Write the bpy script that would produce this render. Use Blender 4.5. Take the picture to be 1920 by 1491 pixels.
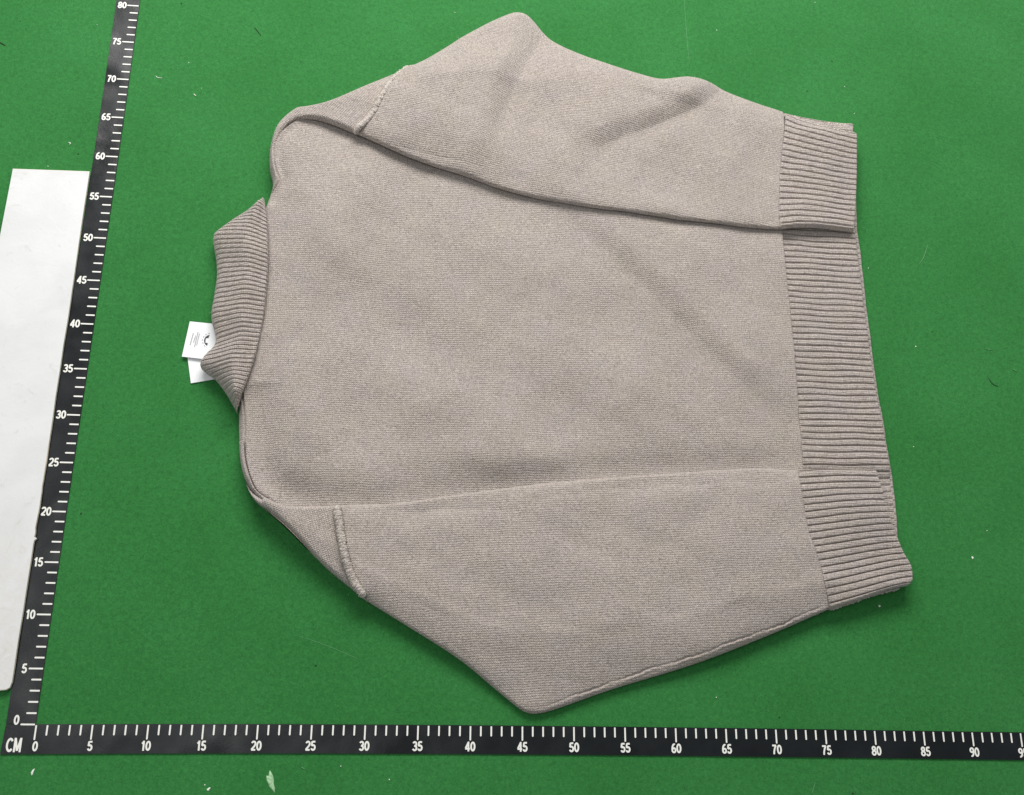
import bpy, math, random
import numpy as np
from mathutils import Matrix, Vector

for o in list(bpy.data.objects):
    bpy.data.objects.remove(o, do_unlink=True)
scene = bpy.context.scene
COL = scene.collection
random.seed(7)
RNG = np.random.default_rng(11)

# ------------------------------------------------------------------ camera
# recovered from the ruler's centimetre marks (world: metres, x along the long ruler, y along the upright one)
PW, PH, FOC = 1920.0, 1491.0, 1937.5
CAM = np.array([0.3502664, -0.0126018, 1.0383896])
FWD = np.array([0.08028143, 0.31600157, -0.94535597]); FWD /= np.linalg.norm(FWD)
RGT = np.array([0.99621096, 0.00638631, 0.08673487]); RGT -= FWD * (RGT @ FWD); RGT /= np.linalg.norm(RGT)
DWN = np.cross(FWD, RGT)
cam_data = bpy.data.cameras.new('camera')
cam_data.sensor_fit = 'HORIZONTAL'; cam_data.sensor_width = 36.0
cam_data.lens = 36.0 * FOC / PW
cam_data.clip_start = 0.05; cam_data.clip_end = 50
cam = bpy.data.objects.new('camera', cam_data); COL.objects.link(cam)
m = Matrix.Identity(4)
for i in range(3):
    m[i][0] = RGT[i]; m[i][1] = -DWN[i]; m[i][2] = -FWD[i]; m[i][3] = CAM[i]
cam.matrix_world = m
scene.camera = cam

# ------------------------------------------------------------------ light
world = bpy.data.worlds.new('World'); scene.world = world; world.use_nodes = True
bg = world.node_tree.nodes['Background']
bg.inputs[0].default_value = (0.93, 0.97, 1.0, 1); bg.inputs[1].default_value = 0.29

def area(name, loc, target, sx, sy, power, col):
    d = bpy.data.lights.new(name, 'AREA'); d.shape = 'RECTANGLE'; d.size = sx; d.size_y = sy
    d.energy = power; d.color = col
    o = bpy.data.objects.new(name, d); COL.objects.link(o); o.location = loc
    o.rotation_euler = (Vector(target) - Vector(loc)).to_track_quat('-Z', 'Y').to_euler()
    return o
area('ceiling_lamp', (0.38, 2.0, 1.40), (0.44, 0.40, 0), 1.7, 0.85, 64, (1.0, 0.985, 0.96))
area('ceiling_lamp', (-0.45, 0.25, 2.10), (0.35, 0.40, 0), 0.8, 0.8, 7, (1.0, 0.99, 0.97))

scene.view_settings.view_transform = 'Standard'
scene.view_settings.look = 'None'
scene.view_settings.exposure = 0.0
scene.view_settings.gamma = 1.0
scene.view_settings.use_curve_mapping = False
scene.render.engine = 'CYCLES'

# ------------------------------------------------------------------ helpers
def px(p, z=0.0):
    """photo pixel -> point on the horizontal plane at height z"""
    d = FWD + RGT * ((p[0] - PW / 2) / FOC) + DWN * ((p[1] - PH / 2) / FOC)
    return CAM + d * ((z - CAM[2]) / d[2])

def pxs(pts, z=0.0):
    return np.array([px(p, z)[:2] for p in pts])

def smooth_line(P, n, closed=False):
    """Catmull-Rom through P, resampled to n points of equal arc length"""
    P = np.asarray(P, float)
    if len(P) == 2:
        t = np.linspace(0, 1, n)[:, None]
        return P[0] * (1 - t) + P[1] * t
    Q = np.vstack([2 * P[0] - P[1], P, 2 * P[-1] - P[-2]])
    out = []
    for i in range(1, len(Q) - 2):
        t = np.linspace(0, 1, 24, endpoint=False)[:, None]
        a, b, c, d = Q[i - 1], Q[i], Q[i + 1], Q[i + 2]
        out.append(0.5 * (2 * b + (c - a) * t + (2 * a - 5 * b + 4 * c - d) * t ** 2 + (3 * b - a - 3 * c + d) * t ** 3))
    out.append(P[-1:])
    C = np.vstack(out)
    s = np.r_[0, np.cumsum(np.linalg.norm(np.diff(C, axis=0), axis=1))]
    g = np.linspace(0, s[-1], n)
    return np.c_[tuple(np.interp(g, s, C[:, k]) for k in range(C.shape[1]))]

def seg_dist(X, Y, L):
    """distance from each (X,Y) to polyline L, with the parameter 0..1 along it and the signed side"""
    best = np.full(X.shape, 1e9); tt = np.zeros(X.shape); side = np.zeros(X.shape)
    ln = np.linalg.norm(np.diff(L, axis=0), axis=1); tot = ln.sum(); acc = 0
    for i in range(len(L) - 1):
        ax, ay = L[i]; dx, dy = L[i + 1] - L[i]; q = dx * dx + dy * dy + 1e-15
        t = np.clip(((X - ax) * dx + (Y - ay) * dy) / q, 0, 1)
        ex, ey = X - ax - t * dx, Y - ay - t * dy
        d = np.hypot(ex, ey); k = d < best
        best[k] = d[k]; tt[k] = ((acc + t * ln[i]) / tot)[k]
        side[k] = np.sign(dx * ey - dy * ex)[k]
        acc += ln[i]
    return best, tt, side

def inside(X, Y, L):
    r = np.zeros(X.shape, bool); n = len(L)
    for i in range(n):
        x1, y1 = L[i]; x2, y2 = L[(i + 1) % n]
        c = ((y1 > Y) != (y2 > Y)) & (X < (x2 - x1) * (Y - y1) / (y2 - y1 + 1e-15) + x1)
        r ^= c
    return r

def sstep(a, b, x):
    t = np.clip((x - a) / (b - a), 0, 1)
    return t * t * (3 - 2 * t)

def soft(X, Y, scale, seed, n=10):
    """smooth random relief of about +-1 with features of the given size (m)"""
    r = np.random.default_rng(seed); z = np.zeros(np.shape(X))
    for i in range(n):
        a = r.uniform(0, 2 * np.pi); k = 2 * np.pi / (scale * r.uniform(0.7, 1.8))
        z = z + np.sin(k * (np.cos(a) * X + np.sin(a) * Y) + r.uniform(0, 6.28))
    return z / math.sqrt(n)

def link(name, me, mat=None, parent=None):
    o = bpy.data.objects.new(name, me); COL.objects.link(o)
    if mat is not None and not me.materials:
        me.materials.append(mat)
    if parent is not None:
        o.parent = parent
    return o

def mesh(name, V, F, smooth=True, uv=None):
    me = bpy.data.meshes.new(name)
    me.from_pydata([tuple(v) for v in V], [], [tuple(f) for f in F])
    if smooth:
        me.polygons.foreach_set('use_smooth', [True] * len(me.polygons))
    if uv is not None:
        l = me.uv_layers.new(name='UVMap')
        vi = np.zeros(len(me.loops), np.int32); me.loops.foreach_get('vertex_index', vi)
        l.data.foreach_set('uv', np.asarray(uv, np.float32)[vi].ravel())
    me.update()
    return me

def empty(name, loc):
    o = bpy.data.objects.new(name, None); COL.objects.link(o); o.location = loc
    o.empty_display_size = 0.02
    return o

def tag(o, label, cat, group=None, kind=None):
    if label: o['label'] = label
    if cat: o['category'] = cat
    if group: o['group'] = group
    if kind: o['kind'] = kind
    return o

def keep_world(o, parent):
    o.parent = parent
    o.matrix_parent_inverse = Matrix.Translation(parent.location).inverted()

# ------------------------------------------------------------------ materials
class N:
    def __init__(s, name):
        s.m = bpy.data.materials.new(name); s.m.use_nodes = True
        s.t = s.m.node_tree; s.b = s.t.nodes['Principled BSDF']
    def n(s, kind, **kw):
        o = s.t.nodes.new(kind)
        for k, v in kw.items(): setattr(o, k, v)
        return o
    def l(s, a, b): s.t.links.new(a, b)
    def val(s, sock, v):
        if hasattr(v, 'is_output') or isinstance(v, bpy.types.NodeSocket): s.l(v, sock)
        else: sock.default_value = v
    def math(s, op, a, b=0.0, c=0.0):
        o = s.n('ShaderNodeMath', operation=op)
        s.val(o.inputs[0], a); s.val(o.inputs[1], b); s.val(o.inputs[2], c)
        return o.outputs[0]
    def noise(s, vec, scale, detail=2.0, rough=0.5, dist=0.0):
        o = s.n('ShaderNodeTexNoise'); s.l(vec, o.inputs['Vector'])
        o.inputs['Scale'].default_value = scale; o.inputs['Detail'].default_value = detail
        o.inputs['Roughness'].default_value = rough; o.inputs['Distortion'].default_value = dist
        return o.outputs['Fac']
    def mix(s, f, a, b, blend='MIX'):
        o = s.n('ShaderNodeMix', data_type='RGBA', blend_type=blend)
        s.val(o.inputs[0], f)
        for k, v in ((6, a), (7, b)):
            if isinstance(v, bpy.types.NodeSocket): s.l(v, o.inputs[k])
            else: o.inputs[k].default_value = (*v, 1) if len(v) == 3 else v
        return o.outputs[2]
    def ramp(s, f, a, b):
        o = s.n('ShaderNodeMapRange'); s.val(o.inputs[0], f)
        o.inputs[1].default_value = a; o.inputs[2].default_value = b
        return o.outputs[0]
    def bump(s, h, strength, dist, nrm=None):
        o = s.n('ShaderNodeBump'); o.inputs['Strength'].default_value = strength
        o.inputs['Distance'].default_value = dist; s.l(h, o.inputs['Height'])
        if nrm is not None: s.l(nrm, o.inputs['Normal'])
        return o.outputs[0]

def wool_mat(name, stitch=True, base=(0.515, 0.460, 0.414)):
    """heathered wool; UV is in metres, u along the wales"""
    k = N(name)
    uv = k.n('ShaderNodeUVMap').outputs[0]
    pos = k.n('ShaderNodeNewGeometry').outputs['Position']
    sep = k.n('ShaderNodeSeparateXYZ'); 
    wob = k.n('ShaderNodeTexNoise'); k.l(uv, wob.inputs['Vector']); wob.inputs['Scale'].default_value = 55; wob.inputs['Detail'].default_value = 3
    add = k.n('ShaderNodeVectorMath', operation='MULTIPLY_ADD')
    k.l(wob.outputs['Color'], add.inputs[0]); add.inputs[1].default_value = (0.0034, 0.0030, 0); k.l(uv, add.inputs[2])
    k.l(add.outputs[0], sep.inputs[0])
    a = k.math('MULTIPLY', sep.outputs[1], 1 / 0.0023)      # wales
    b = k.math('MULTIPLY', sep.outputs[0], 1 / 0.0019)      # courses
    tri = k.math('ABSOLUTE', k.math('SUBTRACT', k.math('FRACT', a), 0.5))
    ph = k.math('MULTIPLY', k.math('ADD', b, k.math('MULTIPLY', tri, 1.1)), 6.2832)
    loop = k.math('MULTIPLY_ADD', k.math('SINE', ph), 0.5, 0.5)
    wale = k.math('SUBTRACT', 1.0, k.math('POWER', k.math('MULTIPLY', tri, 2.0), 3.0))
    knit = k.math('MULTIPLY', wale, k.math('MULTIPLY_ADD', loop, 0.72, 0.28))
    fine = k.noise(pos, 700, 2, 0.6)
    mid = k.noise(pos, 300, 3, 0.6)
    hgt = k.math('ADD', k.math('MULTIPLY', knit, 0.8 if stitch else 0.35), k.math('ADD', k.math('MULTIPLY', fine, 0.9), k.math('MULTIPLY', mid, 0.7)))
    big = k.ramp(k.noise(pos, 30, 5, 0.65), 0.30, 0.72)
    c0 = k.mix(big, (base[0] * 1.01, base[1] * 1.0, base[2] * 0.97), (base[0] * 0.99, base[1] * 0.985, base[2] * 1.035))
    spk = k.ramp(k.math('ADD', k.math('MULTIPLY', fine, 0.75), k.math('MULTIPLY', mid, 0.25)), 0.30, 0.70)
    c1 = k.mix(spk, (0.57, 0.555, 0.545), (1.42, 1.42, 1.42))
    c2 = k.mix(1.0, c0, c1, 'MULTIPLY')
    if stitch:
        c2 = k.mix(0.55, c2, k.mix(1.0, c2, k.mix(knit, (0.45, 0.43, 0.42), (1.15, 1.15, 1.15)), 'MULTIPLY'))
    k.l(c2, k.b.inputs['Base Color'])
    k.b.inputs['Roughness'].default_value = 0.95
    k.b.inputs['Specular IOR Level'].default_value = 0.12
    k.b.inputs['Sheen Weight'].default_value = 0.18; k.b.inputs['Sheen Roughness'].default_value = 0.5
    k.l(k.bump(hgt, 0.75, 0.0013), k.b.inputs['Normal'])
    return k.m

def felt_mat():
    k = N('green_felt'); pos = k.n('ShaderNodeNewGeometry').outputs['Position']
    f1 = k.noise(pos, 560, 3, 0.7, 1.2); f2 = k.noise(pos, 230, 3, 0.6, 0.8); f3 = k.noise(pos, 9, 4, 0.55)
    fm = k.math('ADD', k.math('MULTIPLY', f1, 0.6), k.math('MULTIPLY', f2, 0.4))
    c = k.mix(k.ramp(fm, 0.33, 0.68), (0.017, 0.124, 0.026), (0.041, 0.236, 0.053))
    c = k.mix(k.ramp(f3, 0.35, 0.7), k.mix(1.0, c, (0.90, 0.93, 0.90), 'MULTIPLY'), k.mix(1.0, c, (1.12, 1.05, 1.14), 'MULTIPLY'))
    dust = k.ramp(k.noise(pos, 1300, 1, 0.4), 0.745, 0.80)
    c = k.mix(k.math('MULTIPLY', dust, 0.45), c, (0.22, 0.42, 0.22))
    k.l(c, k.b.inputs['Base Color'])
    k.b.inputs['Roughness'].default_value = 0.9; k.b.inputs['Specular IOR Level'].default_value = 0.2
    k.b.inputs['Sheen Weight'].default_value = 0.12; k.b.inputs['Sheen Tint'].default_value = (0.6, 1.0, 0.65, 1)
    k.l(k.bump(fm, 0.5, 0.0009), k.b.inputs['Normal'])
    return k.m

def vinyl_mat():
    k = N('black_vinyl'); pos = k.n('ShaderNodeNewGeometry').outputs['Position']
    s = k.noise(pos, 14, 5, 0.65); f = k.noise(pos, 420, 2, 0.5)
    k.l(k.mix(k.ramp(s, 0.35, 0.75), (0.003, 0.0045, 0.0055), (0.007, 0.010, 0.0125)), k.b.inputs['Base Color'])
    k.l(k.math('MULTIPLY_ADD', s, 0.55, 0.10), k.b.inputs['Roughness'])
    k.b.inputs['Specular IOR Level'].default_value = 0.38
    k.l(k.bump(k.math('ADD', k.math('MULTIPLY', k.noise(pos, 22, 1.5, 0.4), 6.0), k.math('MULTIPLY', f, 0.12)), 0.4, 0.0014), k.b.inputs['Normal'])
    return k.m

def plain(name, col, rough=0.6, var=0.06, scale=300, spec=0.4):
    k = N(name); pos = k.n('ShaderNodeNewGeometry').outputs['Position']
    f = k.noise(pos, scale, 3, 0.6)
    k.l(k.mix(k.ramp(f, 0.3, 0.7), tuple(c * (1 - var) for c in col), tuple(min(1, c * (1 + var)) for c in col)), k.b.inputs['Base Color'])
    k.b.inputs['Roughness'].default_value = rough; k.b.inputs['Specular IOR Level'].default_value = spec
    return k.m

def board_mat():
    k = N('worn_white_board'); pos = k.n('ShaderNodeNewGeometry').outputs['Position']
    a = k.noise(pos, 16, 5, 0.6, 0.5); b = k.noise(pos, 70, 5, 0.7, 1.0); e = k.noise(pos, 6, 3, 0.5)
    c = k.mix(k.ramp(a, 0.4, 0.75), (0.74, 0.74, 0.74), (0.665, 0.665, 0.66))
    c = k.mix(k.ramp(b, 0.60, 0.78), c, (0.56, 0.54, 0.505))
    # yellowed, handled zone at the rubbed lower end of the board
    sp = k.n('ShaderNodeSeparateXYZ'); k.l(pos, sp.inputs[0])
    y = k.math('MULTIPLY', k.ramp(k.math('ADD', sp.outputs[1], k.math('MULTIPLY', e, 0.2)), 0.30, 0.02), k.ramp(b, 0.38, 0.62))
    c = k.mix(k.math('MULTIPLY', y, 0.75), c, (0.62, 0.57, 0.47))
    k.l(c, k.b.inputs['Base Color'])
    k.l(k.math('MULTIPLY_ADD', b, 0.3, 0.35), k.b.inputs['Roughness'])
    k.l(k.bump(k.math('ADD', k.math('MULTIPLY', a, 2.0), b), 0.18, 0.0012), k.b.inputs['Normal'])
    return k.m

M_WOOL = wool_mat('taupe_knit'); M_RIB = wool_mat('taupe_rib', True, (0.548, 0.49, 0.445)); M_SEAM = wool_mat('taupe_seam', False, (0.53, 0.48, 0.43))
M_FELT = felt_mat(); M_VINYL = vinyl_mat(); M_BOARD = board_mat()
M_PRINT = plain('white_print', (0.86, 0.86, 0.80), 0.55, 0.03)
M_BOARD_EDGE = plain('cream_board_edge', (0.74, 0.68, 0.54), 0.7, 0.15, 120)
M_FUZZ = plain('loose_wool', (0.52, 0.47, 0.42), 0.9, 0.15, 200, 0.1)
M_CARD = plain('white_card', (0.86, 0.875, 0.88), 0.45, 0.02)
M_GREY_INK = plain('grey_ink', (0.42, 0.42, 0.43), 0.6, 0.25, 900)
M_BLACK_INK = plain('black_ink', (0.05, 0.05, 0.055), 0.5, 0.2)
M_LINT_W = plain('white_lint', (0.80, 0.84, 0.76), 0.8)
M_LINT_G = plain('pale_lint', (0.13, 0.34, 0.15), 0.8)
M_LINT_B = plain('dark_fibre', (0.012, 0.02, 0.014), 0.6)
M_GLUE = plain('dried_glue', (0.36, 0.58, 0.33), 0.6, 0.35, 500)

# ------------------------------------------------------------------ the felt table
def build_table():
    n = 60
    xs = np.linspace(-1.2, 2.0, n); ys = np.linspace(-1.1, 2.1, n)
    V = []; F = []
    for y in ys:
        for x in xs: V.append((x, y, 0.0))
    for j in range(n - 1):
        for i in range(n - 1):
            a = j * n + i; F.append((a, a + 1, a + 1 + n, a + n))
    o = link('felt_tabletop', mesh('felt_tabletop', V, F), M_FELT)
    tag(o, 'green felt covering of the measuring table', 'table', kind='structure')
build_table()

# ------------------------------------------------------------------ the L-shaped ruler
H_T = [(0, 69.8, 1359.1), (5, 174.6, 1359.1), (10, 278.6, 1359.1), (15, 381.9, 1359.1), (45, 979.4, 1362.2), (50, 1075.8, 1362.5), (55, 1171.6, 1363.75),
       (75, 1546.4, 1369.4), (80, 1638, 1370.5), (85, 1729.9, 1371.8), (90, 1821, 1373), (95, 1912, 1374.4)]
V_T = [(0, 66.4, 1358.7), (5, 81.8, 1254.1), (10, 96, 1153), (15, 110.5, 1054.7), (20, 124.5, 960.3), (25, 137.9, 868.2), (30, 150.8, 779.4), (35, 163.1, 692.3),
       (40, 175.7, 609.1), (45, 187.3, 527), (50, 199.6, 448.1), (55, 211.2, 371.4), (60, 222.1, 296.2), (65, 231.8, 222.2), (70, 240.8, 149.7), (75, 250.8, 80.5), (80, 261.1, 13.8)]
Hc = np.array([t[0] for t in H_T]) / 100; Hp = pxs([t[1:] for t in H_T])
Vc = np.array([t[0] for t in V_T]) / 100; Vp = pxs([t[1:] for t in V_T])
fh = np.polyfit(Hc, Hp[:, 1], 3); fhx = np.polyfit(Hc, Hp[:, 0] - Hc, 3)
fv = np.polyfit(Vc, Vp[:, 0], 3); fvy = np.polyfit(Vc, Vp[:, 1] - Vc, 3)
def rul_h(c): return np.array([c + np.polyval(fhx, c), np.polyval(fh, c)])
def rul_v(c): return np.array([np.polyval(fv, c), c + np.polyval(fvy, c)])
RT = 0.0012   # vinyl thickness

def arc(cx, cy, rx, ry, a0, a1, n=14):
    return [(cx + rx * math.cos(math.radians(a)), cy + ry * math.sin(math.radians(a))) for a in np.linspace(a0, a1, n)]
# grotesque figures as pen strokes in a box 0.56 wide, 1 high (stroke middle lines)
GLYPH = {
    '0': ([arc(.28, .5, .19, .41, 90, 450, 30)], .56), '1': ([[(.10, .72), (.22, .80), (.29, .97)], [(.29, 1.0), (.29, 0)]], .48),
    '2': ([arc(.28, .70, .185, .215, 165, -25, 14) + [(.36, .44), (.12, .16), (.10, .085)], [(.06, .085), (.49, .085)]], .56),
    '3': ([arc(.27, .715, .17, .20, 160, -75, 13) + [(.22, .525)], [(.22, .52)] + arc(.27, .29, .19, .215, 78, -162, 15)], .56),
    '4': ([[(.385, 0), (.385, 1.0)], [(.385, .93), (.08, .31)], [(.04, .275), (.54, .275)]], .58),
    '5': ([[(.48, .915), (.17, .915)], [(.165, .95), (.115, .50)], [(.12, .50)] + arc(.275, .325, .19, .245, 125, -160, 18)], .56),
    '6': ([arc(.285, .30, .18, .215, 90, 450, 24), arc(.33, .42, .225, .50, 70, 190, 14)], .56),
    '7': ([[(.06, .915), (.50, .915)], [(.47, .91), (.33, .62), (.245, .30), (.225, 0)]], .56),
    '8': ([arc(.28, .735, .16, .185, 90, 450, 22), arc(.28, .285, .19, .205, 90, 450, 24)], .56),
    '9': ([arc(.275, .70, .18, .215, 90, 450, 24), arc(.23, .58, .225, .50, 10, -110, 14)], .56),
    'C': ([arc(.34, .5, .25, .415, 40, 320, 24)], .66), 'M': ([[(.10, 0), (.10, 1)], [(.12, .97), (.35, .10)], [(.35, .10), (.58, .97)], [(.60, 1), (.60, 0)]], .74)}
def text_mesh(s, size, stroke=0.17, xs=1.0):
    """flat printed lettering, one narrow ribbon for each pen stroke, centred on its own middle"""
    V = []; F = []; x0 = 0.0; lay = 0
    for ch in s:
        strokes, adv = GLYPH[ch]
        for st in strokes:
            P = np.array(st, float); P = P + [x0, 0]
            closed = np.linalg.norm(P[0] - P[-1]) < 1e-6
            t = np.gradient(P, axis=0)
            if closed: t[0] = t[-1] = P[1] - P[-2]
            t /= np.linalg.norm(t, axis=1)[:, None]; nn = np.c_[-t[:, 1], t[:, 0]] * stroke / 2
            b = len(V); z = 0.00003 * lay; lay += 1
            for p, q in zip(P, nn): V.append(((p[0] + q[0]) * size * xs, (p[1] + q[1]) * size, z)); V.append(((p[0] - q[0]) * size * xs, (p[1] - q[1]) * size, z))
            for i in range(len(P) - 1): F.append((b + 2 * i, b + 2 * i + 1, b + 2 * i + 3, b + 2 * i + 2))
        x0 += adv
    V = np.array(V); V[:, :2] -= (V[:, :2].max(0) + V[:, :2].min(0)) / 2
    return mesh('lettering', V, F, smooth=False)

def tick_mesh(L, w):
    """rounded bar from (0,0) to (-L,0)"""
    r = w / 2; pts = [(-r * 0.2, -r), (0, -r * 0.8), (0, r * 0.8), (-r * 0.2, r)]
    for a in np.linspace(math.pi / 2, 3 * math.pi / 2, 7): pts.append((-L + r + r * math.cos(a), r * math.sin(a)))
    h = 0.00012; n = len(pts)
    V = [(x, y, 0) for x, y in pts] + [(x, y, h) for x, y in pts]
    F = [tuple(range(n, 2 * n))] + [(i, (i + 1) % n, n + (i + 1) % n, n + i) for i in range(n)]
    return mesh('tick_mark', V, F, smooth=False)

def build_ruler():
    root = empty('corner_ruler', (-0.002, 0, 0))
    tag(root, 'black L-shaped centimetre ruler with white ticks and numbers on green felt', 'ruler')
    # widths measured from the photograph
    wv_in, wv_out = 0.0006, 0.0259
    cs = np.linspace(0, 0.98, 150)
    V = []; F = []
    cols = 7
    def relief(x, y, t):
        z = RT + 0.00010 * max(0, soft(x, y, 0.11, 3)) + 0.00004 * soft(x, y, 0.03, 4)
        return max(z, RT * 0.7)
    def strip(rows):
        base = len(V); r = len(rows); n = len(rows[0])
        for row in rows:
            for (x, y, t) in row: V.append((x, y, relief(x, y, t)))
        for row in rows:
            for (x, y, t) in row: V.append((x, y, 0.0001))
        o2 = r * n
        for j in range(r - 1):
            for i in range(n - 1):
                a = base + j * n + i
                F.append((a, a + 1, a + 1 + n, a + n)); b = a + o2; F.append((b, b + n, b + 1 + n, b + 1))
        ring = [base + i for i in range(n)] + [base + j * n + n - 1 for j in range(1, r)] + [base + (r - 1) * n + i for i in range(n - 2, -1, -1)] + [base + j * n for j in range(r - 2, 0, -1)]
        for i in range(len(ring)):
            a, b = ring[i], ring[(i + 1) % len(ring)]
            F.append((b, a, a + o2, b + o2))
    # upright arm
    rows = []
    for c in np.linspace(0.0006, 0.90, 140):
        p = rul_v(c); rows.append([(p[0] + wv_in - (wv_in + wv_out) * t, p[1], t) for t in np.linspace(1, 0, cols)])
    strip(rows)
    # lying arm, corner included
    x_left = rows[0][0][0]; rows2 = []
    top = 0.0006; low = 0.0255
    for t in np.linspace(0, 1, cols):
        row = []
        for c in np.linspace(-0.04, 1.10, 170):
            p = rul_h(c); cx = c
            row.append((p[0], p[1] + top - (top + low) * (1 - t), t))
        row[0] = (x_left - 0.0012 * (1 - t), row[0][1], t)
        row = [row[0]] + [q for q in row[1:] if q[0] > x_left + 0.002]
        rows2.append(row)
    nmin = min(len(r) for r in rows2); rows2 = [r[:1] + r[len(r) - nmin + 1:] for r in rows2]
    strip(rows2)
    keep_world(link('ruler_strip', mesh('ruler_strip', V, F, smooth=False), M_VINYL), root)
    zt = RT + 0.00075 - 0.0001
    short = tick_mesh(0.0092, 0.00155); lng = tick_mesh(0.0130, 0.00150)
    short.materials.append(M_PRINT); lng.materials.append(M_PRINT)
    def put(name, me, p, rz):
        o = link(name, me, M_PRINT); o.location = (p[0], p[1], zt - 0.0004); o.rotation_euler = (0, 0, rz)
        keep_world(o, root); return o
    nums = {}
    def numeral(s):
        if s not in nums:
            nums[s] = text_mesh(s, 0.0088, 0.185, 1.0); nums[s].materials.append(M_PRINT)
        return nums[s]
    for i in range(0, 84):
        c = i / 100; p = rul_v(c)
        put('tick_mark', lng if i % 5 == 0 else short, p + [0.0, 0], 0)
        if i % 5 == 0:
            w = 0.0186 if i >= 10 else 0.0168
            q = p + [-w, 0.0]
            if i == 0: q = p + [-0.0170, 0.0040]
            put('numeral', numeral(str(i)), q, 0)
    for i in range(0, 98):
        c = i / 100; p = rul_h(c)
        put('tick_mark', lng if i % 5 == 0 else short, p + [0.0, -0.0003], math.pi / 2)
        if i % 5 == 0:
            put('numeral', numeral(str(i)), p + [0.0016 if i == 0 else 0.0, -0.0187], 0)
    me = text_mesh('CM', 0.0125, 0.17, 0.82); me.materials.append(M_PRINT)
    put('unit_letters', me, px((26, 1397), RT)[:2], 0)
build_ruler()

# ------------------------------------------------------------------ white board
def build_board():
    z0, z1 = 0.0022, 0.0052
    R = [(168, 321), (160, 372), (149, 446), (139, 516), (128, 592), (119, 645), (111, 700), (104, 744), (97, 796), (90, 842), (88, 858), (83, 888), (79, 911), (78, 922), (74, 950),
         (69, 975), (66, 990), (66, 1000), (64, 1008), (69, 1010), (64, 1014), (62, 1022), (57, 1056), (51, 1094), (43, 1146), (33, 1206), (25, 1262), (22, 1280), (18, 1290), (11, 1294), (0, 1295)]
    L = [(-160, 1290), (-80, 860), (0, 440), (24, 316)]
    P = pxs(R, z1)
    Q = pxs([(24, 316)], z1)[0]
    lo = pxs([(0, 440)], z1)[0]
    d = (lo - Q) / np.linalg.norm(lo - Q)
    length = np.linalg.norm(P[-1] - P[0])
    BL = Q + d * length
    ring = list(P) + [BL] + [BL + (Q - BL) * t for t in (0.25, 0.5, 0.75)] + [Q, Q + (P[0] - Q) * 0.5]
    ring = np.array(ring)[::-1] if False else np.array(ring)
    c = ring.mean(0); n = len(ring)
    V = []; 
    inn = ring + (c - ring) / np.linalg.norm(c - ring, axis=1)[:, None] * 0.0006
    for x, y in ring: V.append((x, y, z0))
    for x, y in ring: V.append((x, y, z1 - 0.0005))
    for x, y in inn: V.append((x, y, z1))
    F = []
    for k in (0, 1):
        for i in range(n):
            j = (i + 1) % n; F.append((k * n + j, k * n + i, (k + 1) * n + i, (k + 1) * n + j))
    F.append(tuple(range(3 * n - 1, 2 * n - 1, -1))); F.append(tuple(range(n)))
    me = mesh('white_board', V, F, smooth=False)
    me.materials.append(M_BOARD); me.materials.append(M_BOARD_EDGE)
    for p in me.polygons: p.material_index = 1 if p.index < 2 * n else 0
    o = link('white_board', me)
    import bmesh
    b = bmesh.new(); b.from_mesh(me); bmesh.ops.recalc_face_normals(b, faces=b.faces); b.to_mesh(me); b.free()
    tag(o, 'worn white board strip lying along the outside of the upright ruler', 'board')
build_board()

# ------------------------------------------------------------------ the sweater
SW = empty('knit_sweater', (*px((1000, 680))[:2], 0))
tag(SW, 'taupe wool knit sweater lying face down with both sleeves folded over its back', 'sweater')

T_BODY, T_SLV = 0.0125, 0.0080
ZB = 0.011       # height at which the body's outline is read from the photo

def patch_xy(top, bot, left, right, nu, nv, au=0.75, av=0.75):
    """Coons patch between four world-space polylines; top/bot run left to right, left/right run bottom to top"""
    def warp(n, a):
        t = np.linspace(0, 1, n); return t - a * np.sin(2 * np.pi * t) / (2 * np.pi)
    u = warp(nu, au); v = warp(nv, av); g = np.linspace(0, 1, 600)
    def ev(L, t):
        C = smooth_line(L, 600); return np.c_[np.interp(t, g, C[:, 0]), np.interp(t, g, C[:, 1])]
    Tt, Bb, Ll, Rr = ev(top, u), ev(bot, u), ev(left, v), ev(right, v)
    U, W = np.meshgrid(u, v)
    P = np.zeros((nv, nu, 2))
    for k in range(2):
        P[..., k] = ((1 - W) * Bb[None, :, k] + W * Tt[None, :, k] + (1 - U) * Ll[:, None, k] + U * Rr[:, None, k]
                     - ((1 - U) * (1 - W) * Bb[0, k] + U * (1 - W) * Bb[-1, k] + (1 - U) * W * Tt[0, k] + U * W * Tt[-1, k]))
    return P[..., 0], P[..., 1], U, W

def edge_round(X, Y, edges):
    """edges: (polyline, radius, depth). 1 in the middle, falling to 1-depth at the edge on a quarter round"""
    E = np.ones(X.shape)
    for L, r, dep in edges:
        d, _, _ = seg_dist(X, Y, smooth_line(L, 90))
        q = 1 - np.clip(d / r, 0, 1)
        E *= 1 - dep * (1 - np.sqrt(np.clip(1 - q * q, 0, 1)))
    return E

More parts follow.
